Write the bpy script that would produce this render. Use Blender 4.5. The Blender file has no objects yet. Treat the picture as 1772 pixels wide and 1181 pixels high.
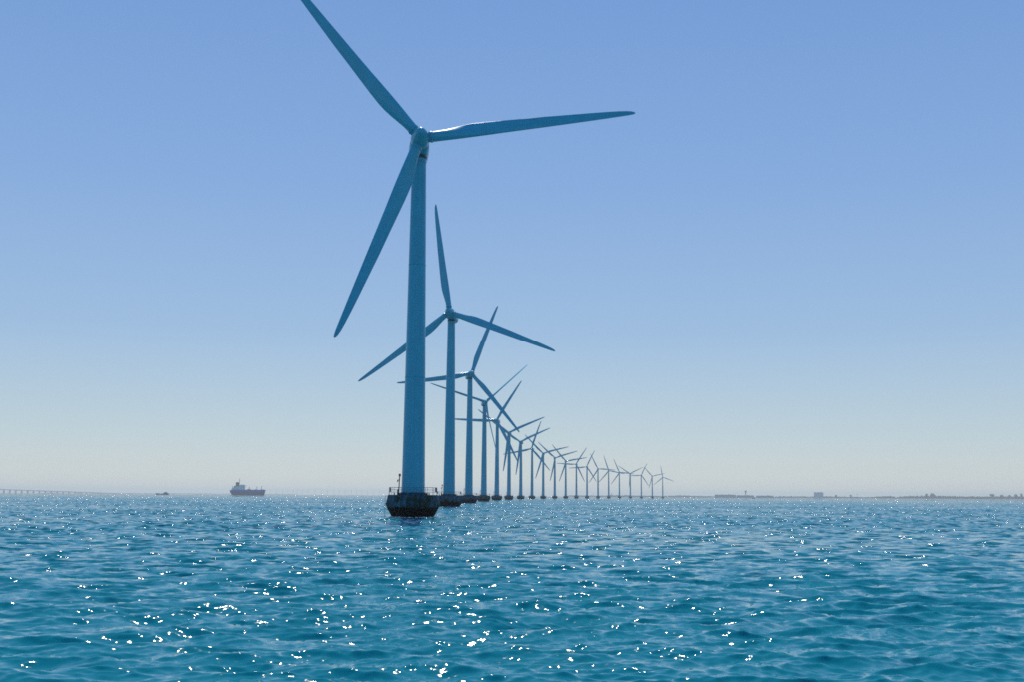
import bpy, bmesh, math, random
import numpy as np
from mathutils import Matrix, Vector

random.seed(7)
R = math.radians
scene = bpy.context.scene
col = scene.collection

# ------------------------------------------------------------------ camera
EYE = 3.65                                   # a boat deck
F_PX, CX, CY = 1963.0, 886.0, 590.5          # focal length in pixels of the 1772 px wide photograph
PITCH = math.atan((859.5 - CY) / F_PX)
ROLL = R(0.36)
cam_data = bpy.data.cameras.new("camera")
cam = bpy.data.objects.new("camera", cam_data)
col.objects.link(cam)
cam_data.sensor_width = 36.0
cam_data.lens = 36.0 * F_PX / 1772.0
cam_data.clip_start = 0.5
cam_data.clip_end = 80000.0
fw = Vector((0, math.cos(PITCH), math.sin(PITCH)))
rt0 = Vector((1, 0, 0))
up0 = rt0.cross(fw)
rt = rt0 * math.cos(ROLL) + up0 * math.sin(ROLL)
up = up0 * math.cos(ROLL) - rt0 * math.sin(ROLL)
m3 = Matrix((rt, up, -fw)).transposed()
cam.matrix_world = Matrix.Translation((0, 0, EYE)) @ m3.to_4x4()
scene.camera = cam

# ------------------------------------------------------------------ sky, sun, exposure
SUN_EL = R(54)
SUN_AZ = R(-4.5)                             # from +Y towards +X
world = bpy.data.worlds.new("World")
scene.world = world
world.use_nodes = True
wn = world.node_tree
wn.nodes.clear()
sky = wn.nodes.new("ShaderNodeTexSky")
sky.sky_type = 'NISHITA'
sky.sun_disc = False
sky.sun_elevation = SUN_EL
sky.sun_rotation = SUN_AZ
sky.altitude = 0.0
sky.air_density = 1.0
sky.dust_density = 0.2
sky.ozone_density = 2.0
# the clear sky measured by elevation, blended over the physical sky (which adds the glow round the sun)
gz = wn.nodes.new("ShaderNodeTexCoord")
sx = wn.nodes.new("ShaderNodeSeparateXYZ")
wn.links.new(gz.outputs["Generated"], sx.inputs[0])
ramp = wn.nodes.new("ShaderNodeValToRGB")
STOPS = [(-0.02, (.625, .645, .645)), (0.0, (.635, .655, .652)), (0.05, (.485, .600, .670)), (0.14, (.318, .485, .715)),
         (0.27, (.222, .393, .715)), (0.41, (.166, .330, .675)), (0.65, (.098, .238, .575)), (1.0, (.070, .190, .500))]
el = ramp.color_ramp.elements
while len(el) < len(STOPS): el.new(0.5)
for e, (z, c) in zip(el, STOPS):
    e.position = (z + 0.1) / 1.1; e.color = (*c, 1)
mz = wn.nodes.new("ShaderNodeMapRange")
mz.inputs["From Min"].default_value = -0.1; mz.inputs["From Max"].default_value = 1.0
wn.links.new(sx.outputs["Z"], mz.inputs["Value"]); wn.links.new(mz.outputs[0], ramp.inputs["Fac"])
x10 = wn.nodes.new("ShaderNodeVectorMath"); x10.operation = 'SCALE'; x10.inputs["Scale"].default_value = 10.0
wn.links.new(ramp.outputs["Color"], x10.inputs[0])
skm = wn.nodes.new("ShaderNodeMix"); skm.data_type = 'RGBA'; skm.inputs["Factor"].default_value = 0.85
wn.links.new(sky.outputs[0], skm.inputs["A"]); wn.links.new(x10.outputs[0], skm.inputs["B"])
bg = wn.nodes.new("ShaderNodeBackground")
bg.inputs["Strength"].default_value = 0.10
wo = wn.nodes.new("ShaderNodeOutputWorld")
wn.links.new(skm.outputs["Result"], bg.inputs[0])
wn.links.new(bg.outputs[0], wo.inputs[0])

sun_data = bpy.data.lights.new("sun", 'SUN')
sun_data.energy = 3.5
sun_data.angle = R(0.5)
sun_data.color = (1.0, 0.93, 0.84)
sun = bpy.data.objects.new("sun", sun_data)
col.objects.link(sun)
sd = Vector((math.sin(SUN_AZ) * math.cos(SUN_EL), math.cos(SUN_AZ) * math.cos(SUN_EL), math.sin(SUN_EL)))
sun.rotation_euler = sd.to_track_quat('Z', 'Y').to_euler()
sun.location = (0, 0, 300)

scene.view_settings.view_transform = 'Standard'
scene.view_settings.look = 'None'
scene.view_settings.gamma = 1.0
scene.view_settings.exposure = 0.0
scene.cycles.max_bounces = 6
scene.cycles.volume_bounces = 0
world.cycles.sampling_method = 'NONE'        # the smooth sky needs no importance map: less grain
scene.cycles.use_denoising = False
scene.cycles.filter_width = 1.65
scene.cycles.caustics_reflective = False
scene.cycles.sample_clamp_direct = 30.0
scene.cycles.sample_clamp_indirect = 3.0

# ------------------------------------------------------------------ helpers
def tag(o, label=None, cat=None, group=None, kind=None):
    if label: o["label"] = label
    if cat: o["category"] = cat
    if group: o["group"] = group
    if kind: o["kind"] = kind
    return o

def empty(name, loc, rz=0.0):
    o = bpy.data.objects.new(name, None)
    o.empty_display_size = 2.0
    col.objects.link(o)
    o.location = loc
    o.rotation_euler = (0, 0, rz)
    return o

class MB:
    """collects shapes into one mesh object"""
    def __init__(self):
        self.bm = bmesh.new()
    def box(self, c, s, rz=0.0, taper=1.0):
        x, y, z = s[0] / 2, s[1] / 2, s[2] / 2
        ca, sa = math.cos(rz), math.sin(rz)
        vs = []
        for dz, t in ((-z, 1.0), (z, taper)):
            for dx, dy in ((-x, -y), (x, -y), (x, y), (-x, y)):
                dx *= t; dy *= t
                vs.append(self.bm.verts.new((c[0] + dx * ca - dy * sa, c[1] + dx * sa + dy * ca, c[2] + dz)))
        for f in ((3, 2, 1, 0), (4, 5, 6, 7), (0, 1, 5, 4), (1, 2, 6, 5), (2, 3, 7, 6), (3, 0, 4, 7)):
            self.bm.faces.new([vs[i] for i in f])
        return self
    def tube(self, a, b, r, n=8, r2=None):
        a, b = Vector(a), Vector(b)
        r2 = r if r2 is None else r2
        d = (b - a).normalized()
        p = d.cross(Vector((0, 0, 1)) if abs(d.z) < 0.9 else Vector((1, 0, 0))).normalized()
        q = d.cross(p)
        A = [self.bm.verts.new(a + (p * math.cos(t) + q * math.sin(t)) * r) for t in [2 * math.pi * i / n for i in range(n)]]
        B = [self.bm.verts.new(b + (p * math.cos(t) + q * math.sin(t)) * r2) for t in [2 * math.pi * i / n for i in range(n)]]
        for i in range(n):
            f = self.bm.faces.new((A[i], A[(i + 1) % n], B[(i + 1) % n], B[i])); f.smooth = True
        self.bm.faces.new(A[::-1]); self.bm.faces.new(B)
        return self
    def lathe(self, prof, n=48, mat=None, smooth=True, c=(0, 0)):
        """prof: (radius, z) pairs; closed at both ends"""
        mat = mat or Matrix.Identity(4)
        rings = []
        for r, z in prof:
            if r < 1e-6:
                rings.append([self.bm.verts.new(mat @ Vector((c[0], c[1], z)))])
            else:
                rings.append([self.bm.verts.new(mat @ Vector((c[0] + r * math.cos(2 * math.pi * i / n), c[1] + r * math.sin(2 * math.pi * i / n), z))) for i in range(n)])
        for A, B in zip(rings, rings[1:]):
            for i in range(n):
                j = (i + 1) % n
                if len(A) == 1: f = self.bm.faces.new((A[0], B[j], B[i]))
                elif len(B) == 1: f = self.bm.faces.new((A[i], A[j], B[0]))
                else: f = self.bm.faces.new((A[i], A[j], B[j], B[i]))
                f.smooth = smooth
        if len(rings[0]) > 1: self.bm.faces.new(rings[0][::-1])
        if len(rings[-1]) > 1: self.bm.faces.new(rings[-1])
        return self
    def ring(self, rad, z, r, n=40, m=6, a0=0.0, a1=2 * math.pi):
        full = abs(a1 - a0 - 2 * math.pi) < 1e-6
        k = n if full else n + 1
        rs = []
        for i in range(k):
            a = a0 + (a1 - a0) * i / n
            rs.append([self.bm.verts.new(((rad + r * math.cos(t)) * math.cos(a), (rad + r * math.cos(t)) * math.sin(a), z + r * math.sin(t))) for t in [2 * math.pi * j / m for j in range(m)]])
        for i in range(n):
            A, B = rs[i], rs[(i + 1) % k]
            for j in range(m):
                f = self.bm.faces.new((A[j], B[j], B[(j + 1) % m], A[(j + 1) % m])); f.smooth = True
        return self
    def prism(self, pts, y0, y1):
        """outline in x,z extruded along y"""
        A = [self.bm.verts.new((x, y0, z)) for x, z in pts]
        B = [self.bm.verts.new((x, y1, z)) for x, z in pts]
        n = len(pts)
        for i in range(n):
            self.bm.faces.new((A[i], A[(i + 1) % n], B[(i + 1) % n], B[i]))
        self.bm.faces.new(A[::-1]); self.bm.faces.new(B)
        return self
    def blob(self, c, s, sub=1, rough=0.25):
        r = bmesh.ops.create_icosphere(self.bm, subdivisions=sub, radius=1.0)
        for v in r["verts"]:
            k = 1 + random.uniform(-rough, rough)
            v.co = Vector((c[0] + v.co.x * s[0] * k, c[1] + v.co.y * s[1] * k, c[2] + v.co.z * s[2] * k))
        return self
    def mesh(self, name, material):
        bmesh.ops.recalc_face_normals(self.bm, faces=self.bm.faces)
        me = bpy.data.meshes.new(name)
        self.bm.to_mesh(me); self.bm.free()
        me.materials.append(material)
        return me
    def build(self, name, material, parent=None):
        return link(name, self.mesh(name, material), parent)

def link(name, me, parent=None):
    o = bpy.data.objects.new(name, me)
    col.objects.link(o)
    if parent is not None: o.parent = parent
    return o

def edge_split_smooth(me, ang=35):
    for p in me.polygons: p.use_smooth = True
    bm = bmesh.new(); bm.from_mesh(me)
    for e in bm.edges:
        if len(e.link_faces) == 2 and e.calc_face_angle(0) > R(ang): e.smooth = False
    bm.to_mesh(me); bm.free()

# pixel of the photograph (1772 wide) -> ground point at depth D
def ray(px, py):
    return fw + rt * ((px - CX) / F_PX) - up * ((py - CY) / F_PX)
def horizon(px):
    a, b = ray(px, 0).z, ray(px, 1000).z
    return 1000 * a / (a - b)
def ground(px, D, z=0.0):
    d = ray(px, horizon(px)); d = d * (D / d.y)
    return Vector((d.x, d.y, z))
def metres(npx, D): return npx * D / F_PX

# ------------------------------------------------------------------ materials
def nt(name):
    m = bpy.data.materials.new(name); m.use_nodes = True
    return m, m.node_tree, m.node_tree.nodes["Principled BSDF"]

def plain(name, c, rough=0.5, var=0.12, scale=1.5, metallic=0.0, spec=0.5):
    m, t, p = nt(name)
    n = t.nodes.new("ShaderNodeTexNoise"); n.inputs["Scale"].default_value = scale; n.inputs["Detail"].default_value = 5
    g = t.nodes.new("ShaderNodeNewGeometry")
    t.links.new(g.outputs["Position"], n.inputs["Vector"])
    r = t.nodes.new("ShaderNodeValToRGB")
    r.color_ramp.elements[0].position = 0.3; r.color_ramp.elements[1].position = 0.7
    r.color_ramp.elements[0].color = (*[x * (1 - var) for x in c], 1)
    r.color_ramp.elements[1].color = (*[min(1, x * (1 + var)) for x in c], 1)
    t.links.new(n.outputs["Fac"], r.inputs["Fac"])
    t.links.new(r.outputs["Color"], p.inputs["Base Color"])
    p.inputs["Roughness"].default_value = rough
    p.inputs["Metallic"].default_value = metallic
    p.inputs["Specular IOR Level"].default_value = spec
    return m

def paint(name, c):
    """weathered turbine paint: faint vertical run-off streaks, soft gloss"""
    m, t, p = nt(name)
    tc = t.nodes.new("ShaderNodeTexCoord")
    mp = t.nodes.new("ShaderNodeMapping"); mp.inputs["Scale"].default_value = (3.0, 3.0, 0.06)
    n = t.nodes.new("ShaderNodeTexNoise"); n.inputs["Scale"].default_value = 1.0; n.inputs["Detail"].default_value = 6
    t.links.new(tc.outputs["Object"], mp.inputs["Vector"]); t.links.new(mp.outputs["Vector"], n.inputs["Vector"])
    n2 = t.nodes.new("ShaderNodeTexNoise"); n2.inputs["Scale"].default_value = 0.6; n2.inputs["Detail"].default_value = 8
    t.links.new(tc.outputs["Object"], n2.inputs["Vector"])
    mx = t.nodes.new("ShaderNodeMath"); mx.operation = 'MULTIPLY'
    t.links.new(n.outputs["Fac"], mx.inputs[0]); t.links.new(n2.outputs["Fac"], mx.inputs[1])
    r = t.nodes.new("ShaderNodeValToRGB")
    r.color_ramp.elements[0].position = 0.10; r.color_ramp.elements[1].position = 0.36
    r.color_ramp.elements[0].color = (*[x * 0.86 for x in c], 1)
    r.color_ramp.elements[1].color = (*[x * 1.05 for x in c], 1)
    t.links.new(mx.outputs[0], r.inputs["Fac"]); t.links.new(r.outputs["Color"], p.inputs["Base Color"])
    p.inputs["Roughness"].default_value = 0.36
    p.inputs["Specular IOR Level"].default_value = 0.25
    p.inputs["Coat Weight"].default_value = 0.25
    p.inputs["Coat Roughness"].default_value = 0.12
    return m

def concrete(name):
    """ice-cone concrete: pale run-off streaks, green algae patches on the upper half, black wet weed below a ragged line"""
    m, t, p = nt(name)
    g = t.nodes.new("ShaderNodeNewGeometry")
    sep = t.nodes.new("ShaderNodeSeparateXYZ"); t.links.new(g.outputs["Position"], sep.inputs[0])
    mp = t.nodes.new("ShaderNodeMapping"); mp.inputs["Scale"].default_value = (1.6, 1.6, 0.22)
    t.links.new(g.outputs["Position"], mp.inputs["Vector"])
    st = t.nodes.new("ShaderNodeTexNoise"); st.inputs["Scale"].default_value = 1.3; st.inputs["Detail"].default_value = 6
    t.links.new(mp.outputs["Vector"], st.inputs["Vector"])
    r1 = t.nodes.new("ShaderNodeValToRGB")
    r1.color_ramp.elements[0].position = 0.35; r1.color_ramp.elements[1].position = 0.7
    r1.color_ramp.elements[0].color = (0.008, 0.032, 0.055, 1); r1.color_ramp.elements[1].color = (0.050, 0.170, 0.220, 1)
    t.links.new(st.outputs["Fac"], r1.inputs["Fac"])
    # algae patches
    al = t.nodes.new("ShaderNodeTexNoise"); al.inputs["Scale"].default_value = 0.55; al.inputs["Detail"].default_value = 7
    t.links.new(g.outputs["Position"], al.inputs["Vector"])
    r2 = t.nodes.new("ShaderNodeValToRGB"); r2.color_ramp.elements[0].position = 0.45; r2.color_ramp.elements[1].position = 0.66
    t.links.new(al.outputs["Fac"], r2.inputs["Fac"])
    mixa = t.nodes.new("ShaderNodeMix"); mixa.data_type = 'RGBA'
    mixa.inputs["B"].default_value = (0.006, 0.026, 0.010, 1)
    t.links.new(r2.outputs["Color"], mixa.inputs["Factor"]); t.links.new(r1.outputs["Color"], mixa.inputs["A"])
    # weed line at about 1.6 m with ragged teeth
    te = t.nodes.new("ShaderNodeTexNoise"); te.inputs["Scale"].default_value = 1.4; te.inputs["Detail"].default_value = 5
    mp2 = t.nodes.new("ShaderNodeMapping"); mp2.inputs["Scale"].default_value = (1.5, 1.5, 0.25)
    t.links.new(g.outputs["Position"], mp2.inputs["Vector"]); t.links.new(mp2.outputs["Vector"], te.inputs["Vector"])
    ma = t.nodes.new("ShaderNodeMath"); ma.operation = 'MULTIPLY_ADD'; ma.inputs[1].default_value = 1.3; ma.inputs[2].default_value = 1.05
    t.links.new(te.outputs["Fac"], ma.inputs[0])
    sb = t.nodes.new("ShaderNodeMath"); sb.operation = 'SUBTRACT'
    t.links.new(ma.outputs[0], sb.inputs[0]); t.links.new(sep.outputs["Z"], sb.inputs[1])
    mr = t.nodes.new("ShaderNodeMapRange"); mr.inputs["From Min"].default_value = -0.05; mr.inputs["From Max"].default_value = 0.08
    t.links.new(sb.outputs[0], mr.inputs["Value"])
    mixb = t.nodes.new("ShaderNodeMix"); mixb.data_type = 'RGBA'
    mixb.inputs["B"].default_value = (0.002, 0.003, 0.003, 1)
    t.links.new(mr.outputs[0], mixb.inputs["Factor"]); t.links.new(mixa.outputs["Result"], mixb.inputs["A"])
    t.links.new(mixb.outputs["Result"], p.inputs["Base Color"])
    p.inputs["Roughness"].default_value = 0.8
    p.inputs["Specular IOR Level"].default_value = 0.15
    bp = t.nodes.new("ShaderNodeBump"); bp.inputs["Strength"].default_value = 0.3; bp.inputs["Distance"].default_value = 0.05
    t.links.new(al.outputs["Fac"], bp.inputs["Height"]); t.links.new(bp.outputs["Normal"], p.inputs["Normal"])
    return m

def water_material():
    m, t, p = nt("sea_water")
    g = t.nodes.new("ShaderNodeNewGeometry")
    def slope(scale, detail, strength, rough=0.55, offs=0.0):
        mp = t.nodes.new("ShaderNodeMapping"); mp.inputs["Location"].default_value = (offs, offs, 0)
        mp.inputs["Scale"].default_value = (0.6, 1.0, 1.0); mp.inputs["Rotation"].default_value = (0, 0, 0.12 + offs * 0.2)
        t.links.new(g.outputs["Position"], mp.inputs["Vector"])
        n = t.nodes.new("ShaderNodeTexNoise"); n.noise_dimensions = '2D'
        n.inputs["Scale"].default_value = scale; n.inputs["Detail"].default_value = detail; n.inputs["Roughness"].default_value = rough
        t.links.new(mp.outputs["Vector"], n.inputs["Vector"])
        s = t.nodes.new("ShaderNodeVectorMath"); s.operation = 'SUBTRACT'; s.inputs[1].default_value = (0.5, 0.5, 0.5)
        t.links.new(n.outputs["Color"], s.inputs[0])
        k = t.nodes.new("ShaderNodeVectorMath"); k.operation = 'MULTIPLY'; k.inputs[1].default_value = (strength, strength, 0)
        t.links.new(s.outputs[0], k.inputs[0])
        return k
    fine = slope(4.0, 3.0, WATER["fine"])
    big = slope(0.7, 2.0, WATER["big"], offs=0.7)
    at = t.nodes.new("ShaderNodeAttribute"); at.attribute_name = "lost_slope"
    sc = t.nodes.new("ShaderNodeVectorMath"); sc.operation = 'SCALE'
    t.links.new(big.outputs[0], sc.inputs[0]); t.links.new(at.outputs["Fac"], sc.inputs["Scale"])
    a1 = t.nodes.new("ShaderNodeVectorMath"); a1.operation = 'ADD'
    t.links.new(fine.outputs[0], a1.inputs[0]); t.links.new(sc.outputs[0], a1.inputs[1])
    a2 = t.nodes.new("ShaderNodeVectorMath"); a2.operation = 'ADD'
    t.links.new(g.outputs["Normal"], a2.inputs[0]); t.links.new(a1.outputs[0], a2.inputs[1])
    nn = t.nodes.new("ShaderNodeVectorMath"); nn.operation = 'NORMALIZE'
    t.links.new(a2.outputs[0], nn.inputs[0]); t.links.new(nn.outputs[0], p.inputs["Normal"])
    p.inputs["Base Color"].default_value = (*WATER["color"], 1)
    p.inputs["Roughness"].default_value = WATER["rough"]
    p.inputs["IOR"].default_value = 1.333
    return m

# ------------------------------------------------------------------ the sea: one sheet of real waves out to the horizon
WATER = dict(fine=0.40, big=3.8, rough=0.05, color=(0.001, 0.190, 0.240), slope=0.036, n=160, far=26000.0)

def build_water():
    rs = [3.0]
    while rs[-1] < WATER["far"]:
        r = rs[-1]
        if r < 1500: d = min(0.0028 * r, 0.30 + 0.00032 * r)
        elif r < 6000: d = 0.78 + (r - 1500) * 0.004
        else: d = 18.8 + (r - 6000) * 0.012
        rs.append(r + max(0.05, d))
    rs = np.array(rs)
    dense = np.arange(R(52), R(128), 0.00135)
    coarse = np.arange(dense[-1] + R(2), dense[0] + 2 * math.pi - R(1), R(2))
    th = np.concatenate([dense, coarse]); na = len(th); nr = len(rs)
    X = (rs[:, None] * np.cos(th)[None]).ravel(); Y = (rs[:, None] * np.sin(th)[None]).ravel()
    dth = np.diff(np.append(th, th[0] + 2 * math.pi)); dth = np.maximum(dth, np.roll(dth, 1))
    dr = np.gradient(rs)
    spr = np.repeat(dr, na).astype(np.float32); spt = (rs[:, None] * dth[None]).ravel().astype(np.float32)
    THE = np.tile(th, nr).astype(np.float32); X = X.astype(np.float32); Y = Y.astype(np.float32)
    rng = np.random.default_rng(11)
    n = WATER["n"]
    lam = np.exp(rng.uniform(np.log(0.22), np.log(4.2), n))
    ang = R(90) + R(8) + rng.normal(0, R(30), n)             # the wind blows away from the camera
    ph = rng.uniform(0, 2 * math.pi, n)
    Z = np.zeros_like(X); DX = np.zeros_like(X); DY = np.zeros_like(X); kept = np.zeros_like(X)
    gust = 0.80 + 0.35 * (np.sin(X * 0.051 + 1.3 * np.sin(Y * 0.023)) * np.sin(Y * 0.037 + 0.7 + np.sin(X * 0.019)))
    for l, a, p in zip(lam, ang, ph):
        k = 2 * math.pi / l
        s = WATER["slope"] * (1.0 if l < 1.8 else (1.8 / l) ** 0.6)
        amp = s / k
        kr = np.abs(np.cos(THE - a)); kt = np.abs(np.sin(THE - a))
        w = np.clip((l / np.maximum(kr * spr, kt * spt) - 2.2) / 2.2, 0, 1)
        act = w > 0
        if not act.any(): continue
        t = k * (X[act] * math.cos(a) + Y[act] * math.sin(a)) + p
        wa = w[act] * amp * gust[act]
        Z[act] += wa * np.cos(t)
        sn = np.sin(t) * wa * 0.9
        DX[act] -= sn * math.cos(a); DY[act] -= sn * math.sin(a)
        kept[act] += w[act]
    lost = np.sqrt(np.clip(1 - kept / n, 0, 1))
    co = np.stack([X + DX, Y + DY, Z], 1)
    co = np.vstack([co, [[0, 0, 0]]]).astype(np.float32)
    i = np.arange(nr - 1)[:, None] * na; j = np.arange(na)[None]; j2 = (j + 1) % na
    q = np.stack([i + j, i + na + j, i + na + j2, i + j2], -1).reshape(-1, 4)
    tri = np.stack([np.full(na, nr * na), np.arange(na), (np.arange(na) + 1) % na], 1)
    loops = np.concatenate([q.ravel(), tri.ravel()]).astype(np.int32)
    starts = np.concatenate([np.arange(len(q)) * 4, len(q) * 4 + np.arange(na) * 3]).astype(np.int32)
    me = bpy.data.meshes.new("water")
    me.vertices.add(len(co)); me.vertices.foreach_set("co", co.ravel())
    me.loops.add(len(loops)); me.loops.foreach_set("vertex_index", loops)
    me.polygons.add(len(starts)); me.polygons.foreach_set("loop_start", starts)
    me.update(calc_edges=True)
    me.polygons.foreach_set("use_smooth", np.ones(len(starts), dtype=bool))
    at = me.attributes.new("lost_slope", 'FLOAT', 'POINT')
    at.data.foreach_set("value", np.append(lost, 0).astype(np.float32))
    me.materials.append(water_material())
    o = link("water", me)
    return tag(o, "choppy blue green sea glittering in the sun", kind="structure")
build_water()

# ------------------------------------------------------------------ wind turbines
PAINT = paint("turbine_paint", (0.004, 0.36, 0.50))
CONC = concrete("ice_cone_concrete")
STEEL = plain("galvanised_steel", (0.10, 0.13, 0.16), 0.5, 0.15, 3.0)
DARK = plain("dark_fitting", (0.03, 0.04, 0.05), 0.5, 0.2, 3.0)
RED = plain("red_lamp_housing", (0.55, 0.10, 0.05), 0.4, 0.1, 3.0)

HUB_OFF, HUB_Z, TILT = 4.2, 64.0, R(-5)

def blade_mesh():
    # radius, chord, thickness ratio, twist (deg), pitch-axis position along the chord from the leading edge
    st = [(1.15, 1.80, 1.0, 15, .50), (2.3, 1.80, 1.0, 15, .50), (3.2, 1.86, .92, 15, .48), (4.6, 2.10, .72, 14.5, .43), (6.2, 2.40, .52, 13, .38),
          (7.8, 2.62, .41, 11.5, .345), (9.2, 2.68, .35, 10, .33), (11.5, 2.60, .29, 8.2, .32), (14.5, 2.40, .25, 6.4, .31), (18, 2.20, .22, 4.8, .305),
          (22, 2.02, .19, 3.4, .30), (26, 1.75, .17, 2.2, .30), (30, 1.49, .155, 1.3, .30), (33, 1.26, .145, .7, .30), (35.2, 1.05, .14, .3, .31),
          (36.6, .86, .14, .1, .33), (37.4, .64, .14, 0, .36), (37.8, .42, .14, 0, .40), (37.98, .20, .14, 0, .45)]
    n = 28
    bm = bmesh.new(); rings = []
    for r, c, tk, tw, ax in st:
        ring = []
        b = R(-(tw + 2.0))
        for i in range(n):
            a = 2 * math.pi * i / n
            x = 0.5 + 0.5 * math.cos(a)                       # 1 trailing .. 0 leading
            s = 1 if a < math.pi else -1
            yt = 5 * tk * (0.2969 * math.sqrt(max(x, 0)) - 0.126 * x - 0.3516 * x * x + 0.2843 * x ** 3 - 0.1036 * x ** 4)
            yc = 0.5 * tk * math.sin(a)                       # circle
            f = min(1.0, max(0.0, (tk - 0.42) / 0.5))
            yy = abs(yc) * f + yt * (1 - f)
            cam_ = 0.03 * (1 - f) * 4 * x * (1 - x)           # camber, bulging down-wind
            px = (ax - x) * c                                 # leading edge on +X
            py = (s * yy + cam_) * c
            ca, sa = math.cos(b), math.sin(b)
            bend = -0.9 * (r / 38.0) ** 2                     # slight pre-bend into the wind
            ring.append(bm.verts.new((px * ca - py * sa, px * sa + py * ca + bend, r)))
        rings.append(ring)
    for A, B in zip(rings, rings[1:]):
        for i in range(n):
            f = bm.faces.new((A[i], A[(i + 1) % n], B[(i + 1) % n], B[i])); f.smooth = True
    bm.faces.new(rings[0][::-1]); bm.faces.new(rings[-1])
    bmesh.ops.recalc_face_normals(bm, faces=bm.faces)
    me = bpy.data.meshes.new("blade"); bm.to_mesh(me); bm.free()
    me.materials.append(PAINT)
    return me

def collar_mesh():
    m = MB().lathe([(0.92, 1.75), (1.0, 1.78), (1.0, 2.02), (0.92, 2.05)], 32)
    me = m.mesh("root_collar", PAINT); edge_split_smooth(me, 40); return me

def spinner_mesh():
    # axis along local Y, nose at -Y
    prof = [(0.0, 3.45), (0.25, 3.42), (0.48, 3.30), (0.66, 3.08), (0.82, 2.75), (0.98, 2.3), (1.16, 1.75), (1.36, 1.1), (1.52, 0.45), (1.60, -0.2), (1.62, -0.9), (1.58, -1.3), (1.45, -1.42)]
    m = MB().lathe(prof[::-1], 40, Matrix.Rotation(R(90), 4, 'X'))
    me = m.mesh("spinner", PAINT); edge_split_smooth(me, 50); return me

def nacelle_mesh():
    # loft of rounded sections along +Y, from just behind the spinner to the rounded tail
    secs = [(-2.55, 1.05, 1.1, 0.0), (-2.5, 1.35, 1.4, 0.0), (-1.6, 1.62, 1.62, 0.0), (0.5, 1.75, 1.72, 0.0), (3.2, 1.75, 1.74, 0.02), (5.0, 1.66, 1.66, 0.05), (6.1, 1.42, 1.44, 0.10), (6.8, 1.02, 1.05, 0.16), (7.15, 0.5, 0.52, 0.2), (7.22, 0.12, 0.12, 0.22)]
    bm = bmesh.new(); n = 36; rings = []
    for y, rx_, rz_, dz in secs:
        ring = []
        for i in range(n):
            a = 2 * math.pi * i / n
            e = 0.78
            cx_ = math.copysign(abs(math.cos(a)) ** e, math.cos(a)); sz_ = math.copysign(abs(math.sin(a)) ** e, math.sin(a))
            ring.append(bm.verts.new((rx_ * cx_, y, rz_ * sz_ + dz)))
        rings.append(ring)
    for A, B in zip(rings, rings[1:]):
        for i in range(n):
            f = bm.faces.new((A[i], A[(i + 1) % n], B[(i + 1) % n], B[i])); f.smooth = True
    bm.faces.new(rings[0][::-1]); bm.faces.new(rings[-1])
    bmesh.ops.recalc_face_normals(bm, faces=bm.faces)
    me = bpy.data.meshes.new("nacelle"); bm.to_mesh(me); bm.free(); me.materials.append(PAINT)
    return me

FT = 3.72                                     # top of the concrete cone
M_ = {}
M_["blade"] = blade_mesh(); M_["root_collar"] = collar_mesh(); M_["spinner"] = spinner_mesh(); M_["nacelle"] = nacelle_mesh()
fm = MB().lathe([(2.6, -3.0), (3.25, -0.6), (3.45, 0.0), (4.10, 1.15), (4.46, 1.95), (4.52, 2.25), (4.46, 2.5), (4.17, FT - 0.04), (4.13, FT)], 64)
M_["foundation"] = fm.mesh("foundation", CONC); edge_split_smooth(M_["foundation"], 28)
M_["plinth"] = MB().lathe([(2.45, FT - 0.02), (2.45, FT + 0.30), (2.38, FT + 0.34)], 48).mesh("plinth", CONC); edge_split_smooth(M_["plinth"], 30)
tz0, tz1 = FT + 0.30, 61.9
def trad(z): return 1.96 + (1.22 - 1.96) * ((z - tz0) / (tz1 - tz0))
M_["tower"] = MB().lathe([(trad(tz0 + (tz1 - tz0) * i / 24), tz0 + (tz1 - tz0) * i / 24) for i in range(25)], 64).mesh("tower", PAINT)
edge_split_smooth(M_["tower"], 40)
M_["flange"] = [MB().lathe([(trad(z) - .01, z - .09), (trad(z) + .035, z - .07), (trad(z) + .035, z + .07), (trad(z) - .01, z + .09)], 64).mesh("flange", PAINT) for z in (tz0 + 0.12, 23.5, 43.0, 61.2)]
M_["yaw_bearing"] = MB().lathe([(1.16, tz1 - .02), (1.34, tz1 + .05), (1.34, tz1 + .28), (1.2, tz1 + .45)], 48).mesh("yaw_bearing", DARK)
NP = 16
RR = 4.02
post_ang = [2 * math.pi * (i + 0.35) / NP for i in range(NP)]
def rails(mb):
    for z in (FT + 1.22, FT + 0.84, FT + 0.45): mb.ring(RR, z, 0.024, 64, 6)
    return mb
def post(mb, a):
    c, s = math.cos(a), math.sin(a)
    mb.tube((RR * c * 1.012, RR * s * 1.012, FT - 0.05), (RR * c, RR * s, FT + 1.24), 0.032, 6)
    return mb
M_["railing"] = rails(MB()).mesh("railing", STEEL)
M_["post"] = [post(MB(), a).mesh("post", STEEL) for a in post_ang]
mb = rails(MB())
for a in post_ang: post(mb, a)
M_["railing_full"] = mb.mesh("railing", STEEL)
def panel(a):
    c, s = math.cos(a), math.sin(a)
    return MB().box(((RR - .07) * c, (RR - .07) * s, FT + 0.82), (0.10, 0.62, 0.74), rz=a).mesh("rail_panel", DARK)
M_["rail_panel"] = [panel(R(-164)), panel(R(-17))]
mb = MB()
for dx in (-0.22, 0.22): mb.tube((-4.62, -0.55 + dx, -1.2), (-4.62, -0.55 + dx, FT - 0.25), 0.035, 6)
for k in range(13): mb.tube((-4.62, -0.77, -0.9 + k * 0.33), (-4.62, -0.33, -0.9 + k * 0.33), 0.02, 6)
for z in (2.2, FT - 0.2): mb.tube((-4.62, -0.55, z), (-4.2, -0.5, z), 0.04, 6)
M_["boat_ladder"] = mb.mesh("boat_ladder", STEEL)
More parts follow.
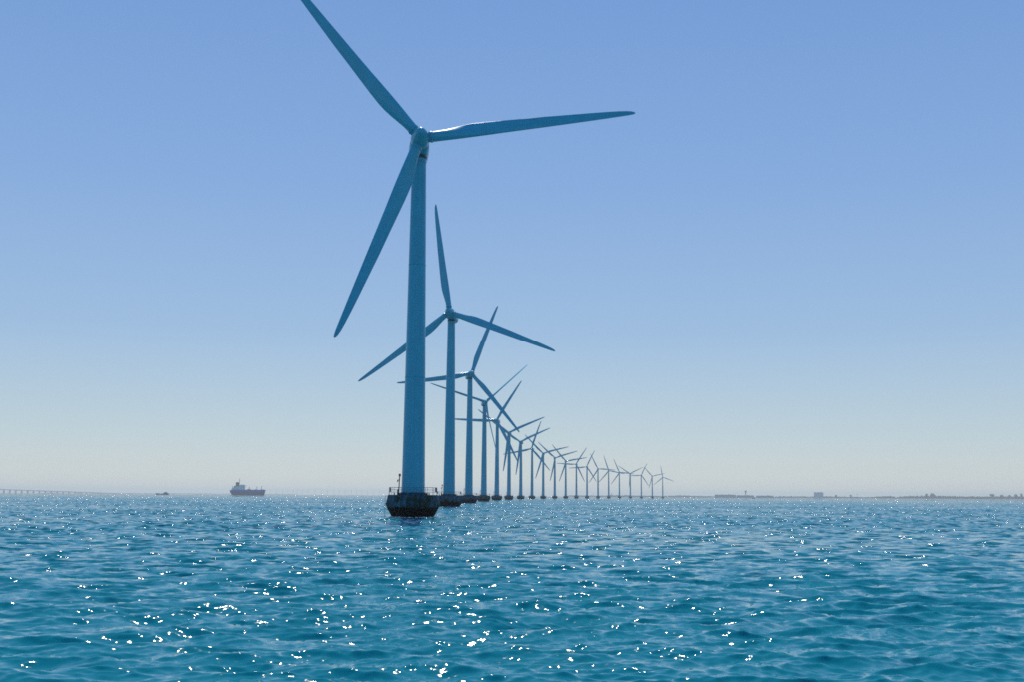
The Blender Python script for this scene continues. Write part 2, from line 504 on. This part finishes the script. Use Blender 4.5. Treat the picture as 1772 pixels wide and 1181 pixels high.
mb = MB().tube((-2.42, -0.9, FT - .02), (-2.28, -0.9, FT + 3.05), 0.085, 10).tube((-2.52, -0.9, FT - .02), (-2.50, -0.9, FT + 0.9), 0.16, 10)
mb.tube((-2.62, -0.9, FT + 2.1), (-2.30, -0.9, FT + 2.75), 0.05, 8).tube((-2.62, -0.9, FT + 2.1), (-2.62, -0.9, FT + 2.5), 0.06, 8)
M_["davit_crane"] = mb.mesh("davit_crane", DARK)
M_["lamp"] = MB().lathe([(0.0, FT + 3.03), (0.17, FT + 3.05), (0.19, FT + 3.2), (0.19, FT + 3.42), (0.12, FT + 3.52), (0.0, FT + 3.54)], 16, c=(-2.28, -0.9)).mesh("lamp", RED)
M_["cable_box"] = [MB().box((2.65, -0.9, FT + 0.13), (0.20, 0.2, 0.30)).box((2.65, -.9, FT + .30), (.26, .26, .05)).mesh("cable_box", DARK),
                   MB().box((-3.1, -1.3, FT + 0.13), (0.20, 0.2, 0.28)).box((-3.1, -1.3, FT + .29), (.25, .25, .05)).mesh("cable_box", DARK)]

# x, y, yaw from the line of sight (deg), angle of the first blade (deg, counter-clockwise from the right as seen from the boat), blade pitch (deg)
TURBINES = [
    (-16.4, 191.7, 2, 9.2, 0), (-20.4, 376.7, -9, 98.5, 0), (-21.0, 568.5, 10, 69, 0), (-17.7, 742.1, 8, 41, 60),
    (-11.5, 921.8, -9, 58, 0), (-2.1, 1101.0, -8, 23, 0), (10.9, 1289.0, -13, 24, 0), (26.9, 1470.8, -12, 71, 0),
    (45.8, 1630.4, -6, 14, 0), (69.7, 1823.2, 6, 17, 0), (95.3, 1993.5, 8, 10, 0), (124.2, 2173.5, -10, 57, 0),
    (156.8, 2359.4, -10, 64, 0), (192.6, 2531.9, 4, 116, 0), (230.5, 2699.7, 8, 108, 0), (272.9, 2880.9, 10, 113, 0),
    (316.8, 3036.8, -8, 26, 0), (369.0, 3239.5, 6, 63, 0), (418.6, 3389.8, 8, 12, 0), (472.9, 3566.6, 10, 99, 0)]
LABELS = [
    "largest, nearest wind turbine, its upper left blade cut off by the frame's top",
    "second nearest wind turbine, just right of the largest one, one blade standing almost straight up",
    "third nearest wind turbine, one blade crossing behind the second turbine's right hand blade",
    "fourth wind turbine in the row, its blades feathered edge-on and looking needle thin",
    "fifth wind turbine in the row, one blade flat left and one up right",
    "sixth wind turbine in the row, with its long right hand blade rising gently",
    "seventh wind turbine in the row, its right blade crossing the eighth turbine's upright blade",
    "eighth wind turbine in the row, with a steep blade crossing the seventh turbine's right blade",
    "ninth wind turbine in the row, one blade nearly level right, one rising left",
    "tenth wind turbine in the row, exactly at the middle of the receding line",
    "eleventh wind turbine in the row, just past the middle, one blade almost level right",
    "twelfth wind turbine in the row, with a level left blade and a steep right one",
    "thirteenth wind turbine in the row, steep right blade crossing its right neighbour's raised blade",
    "fourteenth wind turbine in the row, with a level right blade reaching over the next tower",
    "fifteenth wind turbine in the row, small, its top blade leaning a little to the left",
    "sixteenth wind turbine in the row, small, its upper blade leaning clearly to the left",
    "seventeenth, hazy wind turbine with an even Y of blades, one hanging down its tower",
    "third turbine from the far right end of the row, one blade steep up right",
    "second to last tiny wind turbine at the far right end of the row",
    "last and smallest wind turbine, at the far right end of the row"]

def turbine(i, spec, label):
    x, y, yaw, phase, pitch = spec
    root = empty("wind_turbine", (x, y, 0), -math.atan2(x, y))
    tag(root, label, "wind turbine", "offshore wind turbines in a receding row")
    f = link("foundation", M_["foundation"], root)
    link("plinth", M_["plinth"], f)
    t = link("tower", M_["tower"], root)
    near = i < 4
    if near:
        for me in M_["flange"]: link("flange", me, t)
        link("yaw_bearing", M_["yaw_bearing"], t)
        for me in M_["cable_box"]: link("cable_box", me, f)
        rl = link("railing", M_["railing"], root)
        for me in M_["post"]: link("post", me, rl)
        for me in M_["rail_panel"]: link("rail_panel", me, rl)
        link("boat_ladder", M_["boat_ladder"], root)
    else:
        link("railing", M_["railing_full"], root)
    d = link("davit_crane", M_["davit_crane"], root)
    link("lamp", M_["lamp"], d)
    head = Matrix.Translation((0, 0, HUB_Z)) @ Matrix.Rotation(R(yaw), 4, 'Z') @ Matrix.Rotation(TILT, 4, 'X')
    n = link("nacelle", M_["nacelle"], root); n.matrix_local = head
    hub = head @ Matrix.Translation((0, -HUB_OFF, 0))
    s = link("spinner", M_["spinner"], root); s.matrix_local = hub
    for k in range(3):
        a = R(90 - (phase + 120 * k))
        b = link("blade", M_["blade"], root)
        b.matrix_local = hub @ Matrix.Rotation(a, 4, 'Y') @ Matrix.Rotation(R(-pitch), 4, 'Z')
        if near: link("root_collar", M_["root_collar"], b)
for i, (s, l) in enumerate(zip(TURBINES, LABELS)): turbine(i, s, l)

# white flecks added to stand in for sun glints round the nearest cones
def wash():
    m = MB(); rnd = random.Random(5)
    for (x, y, *_), n in zip(TURBINES[:4], (120, 90, 70, 50)):
        arcs = [(rnd.uniform(0, 6.28), rnd.uniform(.15, .5)) for _ in range(9)]
        for k in range(n):
            c, w = rnd.choice(arcs); a = c + rnd.gauss(0, w); r = 3.42 + abs(rnd.gauss(0, .30))
            s_ = rnd.uniform(.05, .17)
            m.blob((x + r * math.cos(a), y + r * math.sin(a), .03 + rnd.uniform(-.05, .08)), (s_ * 1.5, s_ * 1.5, s_ * .55), 1, .3)
    tag(m.build("waterline_glints", plain("glint_white", (0.8, 0.83, 0.84), 0.8, 0.05, 3.0)), "white flecks standing in for sun glints round the feet of the nearest turbines", "foam", kind="stuff")
wash()

# ------------------------------------------------------------------ far faint wind farm on the horizon
FAR_T = MB().lathe([(2.2, -2), (2.0, 10), (1.3, 66)], 10).mesh("tower", PAINT)
mb = MB().box((0, 1.5, 67), (3, 8, 3))
FAR_N = mb.mesh("nacelle", PAINT)
FAR_B = MB().tube((0, 0, 1), (0, 0, 12), 1.1, 6, 1.2).tube((0, 0, 12), (0, 0, 43), 1.2, 6, 0.3).mesh("blade", PAINT)
for k, px in enumerate([468, 479, 489, 498, 507, 514, 523, 533, 545, 556, 566, 577, 587, 597, 608, 617, 626, 636, 646, 656]):
    D = 17500 + 600 * math.sin(k * 2.3)
    o = empty("wind_turbine", ground(px, D))
    tag(o, "tiny wind turbine almost lost in haze on the horizon between tanker and nearest turbine", "wind turbine", "faint turbines far away on the horizon")
    link("tower", FAR_T, o); link("nacelle", FAR_N, o)
    for j in range(3):
        b = link("blade", FAR_B, o)
        b.matrix_local = Matrix.Translation((0, -3, 67)) @ Matrix.Rotation(R(37 * k + 120 * j), 4, 'Y')

# ------------------------------------------------------------------ tanker
def tanker():
    D = 4200.0
    L = metres(61.5, D)
    u = L / 1105.0                                     # one unit of the measuring sketch
    c = ground(428.5, D)
    root = empty("tanker_ship", c, -0.05)
    tag(root, "blue and red cargo tanker with a tall red funnel aft, sailing right along the horizon", "ship")
    HB = plain("hull_blue", (0.02, 0.12, 0.42), 0.4, 0.1, 0.1)
    HR = plain("hull_red", (0.24, 0.075, 0.13), 0.5, 0.15, 0.1)
    WH = plain("ship_white", (0.80, 0.82, 0.82), 0.45, 0.06, 0.2)
    FU = plain("funnel_red", (0.38, 0.06, 0.05), 0.45, 0.1, 0.2)
    BK = plain("funnel_black", (0.03, 0.03, 0.04), 0.5, 0.1, 0.2)
    DK = plain("deck_blue", (0.04, 0.11, 0.28), 0.5, 0.1, 0.2)
    X = lambda p: (p - 862) * u
    Z = lambda p: (648 - p) * u
    # hull stations: x(sketch), half breadth factor at deck, at water, bottom
    B = 82 * u
    def hull(z0, z1, name, mat, parent, sheer=True):
        bm = bmesh.new(); rings = []
        st = [(310, .62, .05, .42), (340, .80, .35, .25), (390, .93, .62, .02), (470, 1, .9, 0), (700, 1, 1, 0), (1100, 1, 1, 0), (1230, .92, .84, 0), (1320, .66, .52, 0), (1385, .30, .16, 0), (1415, .03, .02, .75)]
        for xs, bd, bw, keel in st:
            ring = []
            for t in (0, 0.25, 0.5, 0.75, 1):
                z = z0 + (z1 - z0) * t
                zz = max(z, keel * Z(500)) if z0 <= 0.1 else z
                f = min(1, max(0, zz / Z(500)))
                b_ = B * (bw + (bd - bw) * f)
                xo = 0
                if xs >= 1385: xo = -(1 - f) * 34 * u * (1 if xs > 1400 else .55)
                if xs <= 340: xo = (1 - f) * 30 * u
                ring.append(((X(xs) + xo, b_, zz)))
            rings.append(ring)
        V = [[(bm.verts.new((x, -b, z)), bm.verts.new((x, b, z))) for x, b, z in r] for r in rings]
        for A, C in zip(V, V[1:]):
            for k in range(4):
                for s in (0, 1): bm.faces.new((A[k][s], C[k][s], C[k + 1][s], A[k + 1][s]))
            bm.faces.new((A[4][0], A[4][1], C[4][1], C[4][0])); bm.faces.new((A[0][0], A[0][1], C[0][1], C[0][0]))
        for E in (V[0], V[-1]):
            for k in range(4): bm.faces.new((E[k][0], E[k][1], E[k + 1][1], E[k + 1][0]))
        bmesh.ops.remove_doubles(bm, verts=bm.verts, dist=0.01)
        bmesh.ops.recalc_face_normals(bm, faces=bm.faces)
        me = bpy.data.meshes.new(name); bm.to_mesh(me); bm.free(); me.materials.append(mat)
        return link(name, me, parent)
    h = hull(-1.5, Z(548), "hull", HR, root)
    h2 = hull(Z(548), Z(497), "upper_hull", HB, root)
    # raised poop, trunk deck and forecastle
    MB().box((X(575), 0, Z(488)), (430 * u, 150 * u, 20 * u)).build("poop_deck", DK, root)
    MB().prism([(X(1170), Z(500)), (X(1170), Z(486)), (X(1310), Z(468)), (X(1425), Z(478)), (X(1400), Z(500))], -46 * u, 46 * u).build("forecastle", HB, root)
    MB().box((X(960), 0, Z(488)), (400 * u, 60 * u, 20 * u)).prism([(X(830), Z(480)), (X(905), Z(448)), (X(980), Z(480))], -20 * u, 20 * u).box((X(1125), 0, Z(472)), (60 * u, 40 * u, 16 * u)).build("deck_piping", DK, root)
    sup = MB().box((X(570), 0, Z(450)), (370 * u, 140 * u, 60 * u)).box((X(625), 0, Z(400)), (270 * u, 130 * u, 44 * u)).box((X(672), 0, Z(355)), (165 * u, 120 * u, 52 * u)).build("superstructure", WH, root)
    for z in (362, 405, 448):
        MB().box((X(672 if z < 380 else (625 if z < 420 else 570)), 0, Z(z)), ((168 if z < 380 else (273 if z < 420 else 373)) * u, (123 if z < 380 else (133 if z < 420 else 143)) * u, 7 * u)).build("window", BK, sup)
    MB().box((X(765), 0, Z(352)), (85 * u, 170 * u, 12 * u)).box((X(700), 0, Z(326)), (80 * u, 60 * u, 10 * u)).build("bridge_wing", WH, root)
    fn = MB().box((X(537), 0, Z(330)), (100 * u, 62 * u, 110 * u), taper=0.9).build("funnel", FU, root)
    MB().box((X(537), 0, Z(266)), (104 * u, 60 * u, 30 * u), taper=0.95).build("funnel_top", BK, fn)
    MB().box((X(470), 0, Z(395)), (70 * u, 80 * u, 60 * u)).build("engine_casing", FU, root)
    MB().tube((X(592), 0, Z(330)), (X(592), 0, Z(135)), 5 * u, 6).box((X(597), 0, Z(212)), (44 * u, 40 * u, 7 * u)).box((X(592), 0, Z(180)), (20 * u, 30 * u, 6 * u)).build("radar_mast", BK, root)
    for px, top in ((905, 388), (1145, 384), (1290, 366), (385, 372)):
        MB().tube((X(px), 0, Z(485)), (X(px), 0, Z(top)), 8 * u, 6, 5 * u).box((X(px), 0, Z(top + 16)), (30 * u, 40 * u, 7 * u)).build("mast", BK, root)
    MB().box((X(445), 40 * u, Z(425)), (60 * u, 26 * u, 20 * u), taper=.8).build("lifeboat", plain("lifeboat_orange", (0.55, 0.2, 0.07), 0.5), root)
    FO = plain("foam", (0.85, 0.87, 0.88), 0.8, 0.05, 0.5)
    m = MB()
    for k in range(26):
        t = random.random()
        m.blob((X(1375) + t * 115 * u, random.uniform(-22, 22) * u, 2 * u), (13 * u, 13 * u, (16 * (1 - t) + 5) * u))
    m.build("bow_wave", FO, root)
    m = MB()
    for k in range(60):
        t = random.random()
        m.blob((X(350) - t * 330 * u, random.uniform(-26, 26) * u, 0), (18 * u, 14 * u, 9 * u))
    m.build("wake_foam", FO, root)
tanker()

# ------------------------------------------------------------------ small ship near the left
def coaster():
    D = 4300.0; L = metres(22, D); u = L / 560
    root = empty("small_ship", ground(281, D), 0.04)
    tag(root, "small low dark ship with a cabin at its right end, left of the tanker", "ship")
    S = plain("dark_hull", (0.03, 0.055, 0.10), 0.5, 0.1, 0.2); C = plain("cabin_grey", (0.09, 0.10, 0.15), 0.5, 0.1, 0.2)
    MB().prism([(-278 * u, 66 * u), (-262 * u, -20 * u), (255 * u, -20 * u), (290 * u, 66 * u), (200 * u, 40 * u), (-120 * u, 38 * u)], -42 * u, 42 * u).build("hull", S, root)
    MB().prism([(40 * u, 38 * u), (60 * u, 88 * u), (120 * u, 112 * u), (190 * u, 108 * u), (235 * u, 70 * u), (245 * u, 40 * u)], -34 * u, 34 * u).build("cabin", C, root)
    MB().tube((150 * u, 0, 100 * u), (150 * u, 0, 165 * u), 5 * u, 6).build("mast", S, root)
    MB().box((-180 * u, 0, 55 * u), (60 * u, 40 * u, 22 * u)).build("winch", C, root)
coaster()

# ------------------------------------------------------------------ the long low bridge on the left horizon
def bridge():
    D = 13000.0
    G = plain("bridge_concrete", (0.16, 0.19, 0.24), 0.7, 0.05, 0.01)
    root = empty("road_bridge", ground(100, D))
    tag(root, "long pale bridge on many piers sloping down to the sea at the far left", "bridge")
    def P(px, py):                                      # point on the bridge's own vertical plane; heights measured above the sea line
        b = ground(px, D); b.z = metres(py, D) ; return b - root.location
    Hh = lambda px: 10.2 - (px + 120) * 9.6 / 335        # deck height in photo pixels
    deck = [(-120, 0)]
    pts_t, pts_b = [], []
    m = MB()
    xs = list(range(-150, 231, 10))
    for a, b in zip(xs, xs[1:]):
        A, B_ = P(a, max(Hh(a), .5)), P(b, max(Hh(b), .5))
        vs = []
        for p in (A, B_):
            for dy, dz in ((-14, 0), (14, 0), (14, -10), (-14, -10)):
                vs.append(m.bm.verts.new((p.x, p.y + dy, p.z + dz)))
        for f in ((0, 1, 5, 4), (1, 2, 6, 5), (2, 3, 7, 6), (3, 0, 4, 7), (3, 2, 1, 0), (4, 5, 6, 7)): m.bm.faces.new([vs[i] for i in f])
    m.build("bridge_deck", G, root)
    x = 6.6 - 10.25 * 15
    while x < 212:
        h = Hh(x)
        p = P(x, max(h, .8))
        MB().box((p.x, p.y, (p.z - 12) / 2 - 2), (15, 20, p.z - 4), taper=0.85).build("pier", G, root)
        x += 10.25
bridge()

# ------------------------------------------------------------------ islands and far shores
LAND = plain("land_scrub", (0.03, 0.075, 0.095), 0.9, 0.3, 0.02)
SAND = plain("beach_sand", (0.24, 0.25, 0.25), 0.9, 0.1, 0.02)
WOODM = plain("wood_foliage", (0.022, 0.058, 0.060), 0.9, 0.4, 0.05)

def land_strip(name, prof, D, depth, label, mat=LAND):
    """prof: (photo x, height in photo pixels above the sea line)"""
    bm = bmesh.new(); rows = []
    for fr, hf in ((0.0, 0.0), (0.06, 0.35), (0.3, 1.0), (0.8, 0.9), (1.0, 0.0)):
        row = []
        for px, h in prof:
            p = ground(px, D + depth * fr)
            row.append(bm.verts.new((p.x, p.y, metres(h, D) * hf - (2.0 if hf == 0 else 0))))
        rows.append(row)
    for A, B in zip(rows, rows[1:]):
        for i in range(len(A) - 1):
            bm.faces.new((A[i], A[i + 1], B[i + 1], B[i]))
    bmesh.ops.recalc_face_normals(bm, faces=bm.faces)
    me = bpy.data.meshes.new(name); bm.to_mesh(me); bm.free(); me.materials.append(mat)
    o = link(name, me)
    return tag(o, label, kind="structure")

def wob(x0, x1, h, step=4, j=0.35, ends=True):
    out = []; x = x0
    while x <= x1:
        e = min(1, (x - x0 + 1) / 12, (x1 - x + 1) / 12) if ends else 1
        out.append((x, max(0.05, h * e * (1 + random.uniform(-j, j))))); x += step
    return out
land_strip("island", [(66, .1), (72, .6), (80, 1.4), (88, 1.7), (95, 1.2), (104, .3), (110, .05)], 12400, 300, "low island in front of the bridge, left of the smaller one")
land_strip("island", [(130, .05), (133, .9), (137, 1.4), (141, .8), (144, .05)], 12400, 200, "small dark island in front of the bridge")
land_strip("far_shore", wob(196, 520, 1.3, 6, .3), 17500, 400, "thin hazy shore line behind the ships")
land_strip("far_shore", wob(975, 1240, 2.3, 3, .3), 10500, 900, "low hazy shore behind the far end of the turbine row")
land_strip("coast", wob(1225, 1990, 2.0, 4, .15), 9000, 1500, "flat coast along the right horizon")
land_strip("beach", wob(1330, 1990, 0.55, 6, .2), 8930, 60, "pale beach strip at the foot of the coast", SAND)

def wood(prof, D, depth, label, base):
    m = MB()
    for (xa, ha), (xb, hb) in zip(prof, prof[1:]):
        n = max(2, int((xb - xa) * 1.6))
        for k in range(n):
            t = (k + random.random()) / n
            px = xa + (xb - xa) * t; h = metres(ha + (hb - ha) * t, D)
            p = ground(px, D + random.random() * depth)
            s = metres(random.uniform(.9, 1.9), D)
            zt = max(2.0, h * random.uniform(.72, 1.0))
            m.blob((p.x, p.y, zt * 0.45), (s, s, zt * 0.55), 1, 0.3)
    o = m.build("distant_wood", WOODM)
    tag(o, label, "wood", kind="stuff")
wood([(980, 1.4), (1000, 2.2), (1010, 2.6), (1020, 2.2), (1050, 2.6), (1056, 3.8), (1062, 3.4), (1084, 3.6), (1100, 2.8), (1130, 2.6), (1150, 2.3), (1160, 3.4), (1178, 4.2), (1200, 3.2), (1236, 2.6)], 10450, 200, "long hazy strip of woodland behind the smallest turbines", 0)
wood([(1310, 3.0), (1340, 2.6), (1352, 3.4), (1400, 3.6), (1440, 3.8), (1470, 3.2), (1508, 3.0), (1520, 4.6), (1535, 5.2), (1546, 4.6), (1551, 2.6), (1560, 4.6), (1575, 5.6), (1600, 6.0), (1630, 6.4), (1660, 5.6), (1690, 5.4), (1712, 6.0), (1740, 6.2), (1790, 6.4), (1900, 6.0)], 9100, 300, "long dark wood along the right hand shore", 0)

def tree(px, h, w, label, D=9060):
    p = ground(px, D); H = metres(h, D); W = metres(w, D)
    root = empty("tree", p)
    tag(root, label, "tree", "trees standing out above the coast")
    MB().tube((0, 0, 0), (0, 0, H * .6), W * .07, 7, W * .04).build("trunk", plain_cache("bark", (0.05, 0.04, 0.03)), root)
    m = MB()
    for k in range(16):
        a = random.uniform(0, 6.28); r = random.uniform(0, .36) * W
        m.blob((r * math.cos(a), r * math.sin(a), H * random.uniform(.45, .86)), (W * .2, W * .2, H * .16), 1, .3)
    m.build("crown", WOODM, root)
_pc = {}
def plain_cache(n, c, **k):
    if n not in _pc: _pc[n] = plain(n, c, **k)
    return _pc[n]
tree(1447, 6.2, 4.5, "small round tree just right of the big pale block building")
tree(1472, 7.2, 5.0, "dark round tree standing alone right of the pale block building")
tree(1603, 9.0, 6.5, "tall tree rising above the wood, left one of the close pair")
tree(1614, 9.6, 9.0, "broad tree rising above the wood, right one of the close pair")
tree(1717, 9.8, 8.0, "large round tree crown above the wood near the right edge")
tree(1734, 8.6, 6.5, "medium tree between the large round crown and the right edge")
tree(1747, 9.0, 6.0, "tree second from the right edge of the frame above the wood")
tree(1758, 9.0, 6.5, "pointed tree right of its twin near the right edge")
tree(1768, 10.5, 4.0, "tall narrow tree at the very right edge of the frame")

BG = plain("hazy_grey_building", (0.10, 0.14, 0.22), 0.6, 0.05, 0.02)
BL = plain("pale_building", (0.38, 0.46, 0.58), 0.6, 0.05, 0.02)
BW = plain("white_building", (0.80, 0.80, 0.78), 0.5, 0.03, 0.02)
GL = plain("dark_glazing", (0.06, 0.07, 0.10), 0.2, 0.05, 0.02)

def building(name, px0, px1, h, D, depth, mat, label, bands=0, cat="building", cols=1):
    p = ground((px0 + px1) / 2, D); w = metres(px1 - px0, D); H = metres(h, D)
    root = empty(name, p, -math.atan2(p.x, p.y)); tag(root, label, cat)
    MB().box((0, 0, H / 2 - 1), (w, depth, H + 2)).build("wall", mat, root)
    MB().box((0, 0, H + .6), (w + 2, depth + 2, 1.2)).box((w * .2, 0, H + 2), (w * .12, depth * .4, 2.2)).build("roof", BG, root)
    for b in range(bands):
        MB().box((0, -depth / 2, H * (b + .6) / bands), (w * .94, .5, H / bands * .35)).build("window", GL, root)
    return root
building("terminal_building", 1237.5, 1273, 4.9, 8800, 120, BG, "long grey building at the left end of the coast, behind the white sail", 2)
building("terminal_building", 1275, 1304, 4.0, 8850, 90, BG, "low grey building at the foot of the airport control tower", 1)
building("warehouse", 1309, 1338, 3.6, 8900, 90, BG, "low blue grey warehouse right of the control tower", 1)
building("hotel_block", 1409, 1424.5, 9.8, 8950, 40, BL, "big pale rectangular block rising alone above the flat coast", 6)
building("church", 1057, 1058.4, 6.2, 10300, 12, BG, "dark block with flat top on the shore behind the turbine row", 0)
def hangar():
    D = 8850; p = ground(1349, D); u = metres(1, D)
    root = empty("hangar", p, -math.atan2(p.x, p.y)); tag(root, "bright white hangar with a sloping roof on the coast", "building")
    MB().prism([(-3.4 * u, 1.5 * u), (-3.4 * u, 2.1 * u), (-0.6 * u, 3.4 * u), (1.6 * u, 4.2 * u), (3.2 * u, 2.6 * u), (3.2 * u, 1.5 * u)], 0, 60).build("roof", BW, root)
    MB().box((0, 30, .75 * u), (6.2 * u, 56, 1.6 * u)).build("wall", BG, root)
hangar()
def control_tower():
    D = 8750; p = ground(1290.6, D); u = metres(1, D)
    root = empty("control_tower", p); tag(root, "slender control tower with a flared top standing above the flat coast", "tower")
    MB().lathe([(1.0 * u, 0), (.78 * u, 2 * u), (.72 * u, 8.2 * u)], 20).build("shaft", BG, root)
    MB().lathe([(.8 * u, 7.6 * u), (1.1 * u, 9.0 * u), (1.6 * u, 10.6 * u), (1.75 * u, 11.4 * u), (1.6 * u, 11.5 * u)], 20).build("cab", BG, root)
    MB().lathe([(1.62 * u, 11.5 * u), (1.72 * u, 12.2 * u), (1.3 * u, 12.5 * u)], 20).build("window", GL, root)
    MB().tube((0, 0, 12.4 * u), (0, 0, 13.6 * u), .12 * u, 6).build("antenna", GL, root)
control_tower()
for px, h, lab in ((1462, 6.0, "thin mast between the two small trees right of the block building"), (1483.5, 9.0, "tallest thin mast on the coast, right of the lone dark tree"), (1026.5, 7.2, "thin pointed spire on the shore behind the thirteenth turbine")):
    D = 9000 if px > 1100 else 10300
    p = ground(px, D); u = metres(1, D)
    root = empty("mast", p); tag(root, lab, "mast")
    MB().tube((0, 0, 0), (0, 0, h * u), .28 * u, 6, .12 * u).build("pole", BG, root)
    MB().box((0, 0, h * u * .8), (1.2 * u, 1, .25 * u)).build("crossarm", BG, root)

def sailboat(px, D, h, lab, lean=0.06):
    root = empty("sailing_boat", ground(px, D), 0.4); tag(root, lab, "sailing boat")
    u = metres(1, D) * h / 6.5
    SA = plain_cache("sailcloth", (0.85, 0.86, 0.86))
    MB().prism([(-1.3 * u, .5 * u), (-1.1 * u, -.2 * u), (1.2 * u, -.2 * u), (1.6 * u, .55 * u)], -.35 * u, .35 * u).build("hull", SA, root)
    MB().tube((0, 0, .3 * u), (lean * 6 * u, 0, 6.6 * u), .05 * u, 6).build("mast", SA, root)
    MB().prism([(-.06 * u, .9 * u), (-1.3 * u, .9 * u), (-.5 * u, 3.8 * u), (lean * 6 * u - .08 * u, 6.4 * u)], -.03 * u, .03 * u).build("mainsail", SA, root)
    MB().prism([(.12 * u, .9 * u), (1.2 * u, .8 * u), (lean * 5 * u + .1 * u, 5.4 * u)], -.03 * u, .03 * u).build("jib", SA, root)
sailboat(1256.3, 5200, 5.2, "tiny sailing boat with a white sail in front of the grey coastal building")
sailboat(1198, 6500, 2.0, "tiny white sailing boat alone right of the last turbine")

def motorboat(px, D, w, lab):
    root = empty("motor_boat", ground(px, D), 0.05); tag(root, lab, "boat")
    u = metres(w, D) / 10
    DH = plain_cache("boat_hull", (0.05, 0.07, 0.10)); FO = plain_cache("boat_foam", (0.85, 0.87, 0.88))
    MB().prism([(-4.6 * u, 1.5 * u), (-4.0 * u, -.3 * u), (4 * u, -.3 * u), (4.2 * u, 1.2 * u), (-1 * u, 1.25 * u)], -1.3 * u, 1.3 * u).build("hull", DH, root)
    MB().box((.4 * u, 0, 1.9 * u), (3.2 * u, 1.8 * u, 1.4 * u), taper=.75).build("cabin", DH, root)
    m = MB()
    for k in range(30):
        t = random.random(); m.blob((4 * u + t * 9 * u, random.uniform(-1, 1) * u, .1 * u), (.9 * u, .6 * u, .5 * u))
    for k in range(8): m.blob((-4.6 * u - random.random() * 1.5 * u, random.uniform(-.8, .8) * u, .2 * u), (.8 * u, .5 * u, .7 * u))
    m.build("wake_foam", FO, root)
motorboat(1304.5, 3600, 6, "small dark motor boat with white wash below the control tower")

# ------------------------------------------------------------------ haze: even air over the whole scene
def haze():
    m = bpy.data.materials.new("haze"); m.use_nodes = True
    t = m.node_tree; t.nodes.clear()
    o = t.nodes.new("ShaderNodeOutputMaterial"); v = t.nodes.new("ShaderNodeVolumePrincipled")
    v.inputs["Color"].default_value = (0.88, 0.99, 0.98, 1)
    v.inputs["Density"].default_value = 7e-5
    v.inputs["Anisotropy"].default_value = 0.35
    t.links.new(v.outputs[0], o.inputs["Volume"])
    W = 27000
    b = MB().box((0, 0, 51.5), (2 * W, 2 * W, 109)).build("haze", m)
    b.display_type = 'WIRE'
    tag(b, "thin even sea haze", kind="stuff")
haze()
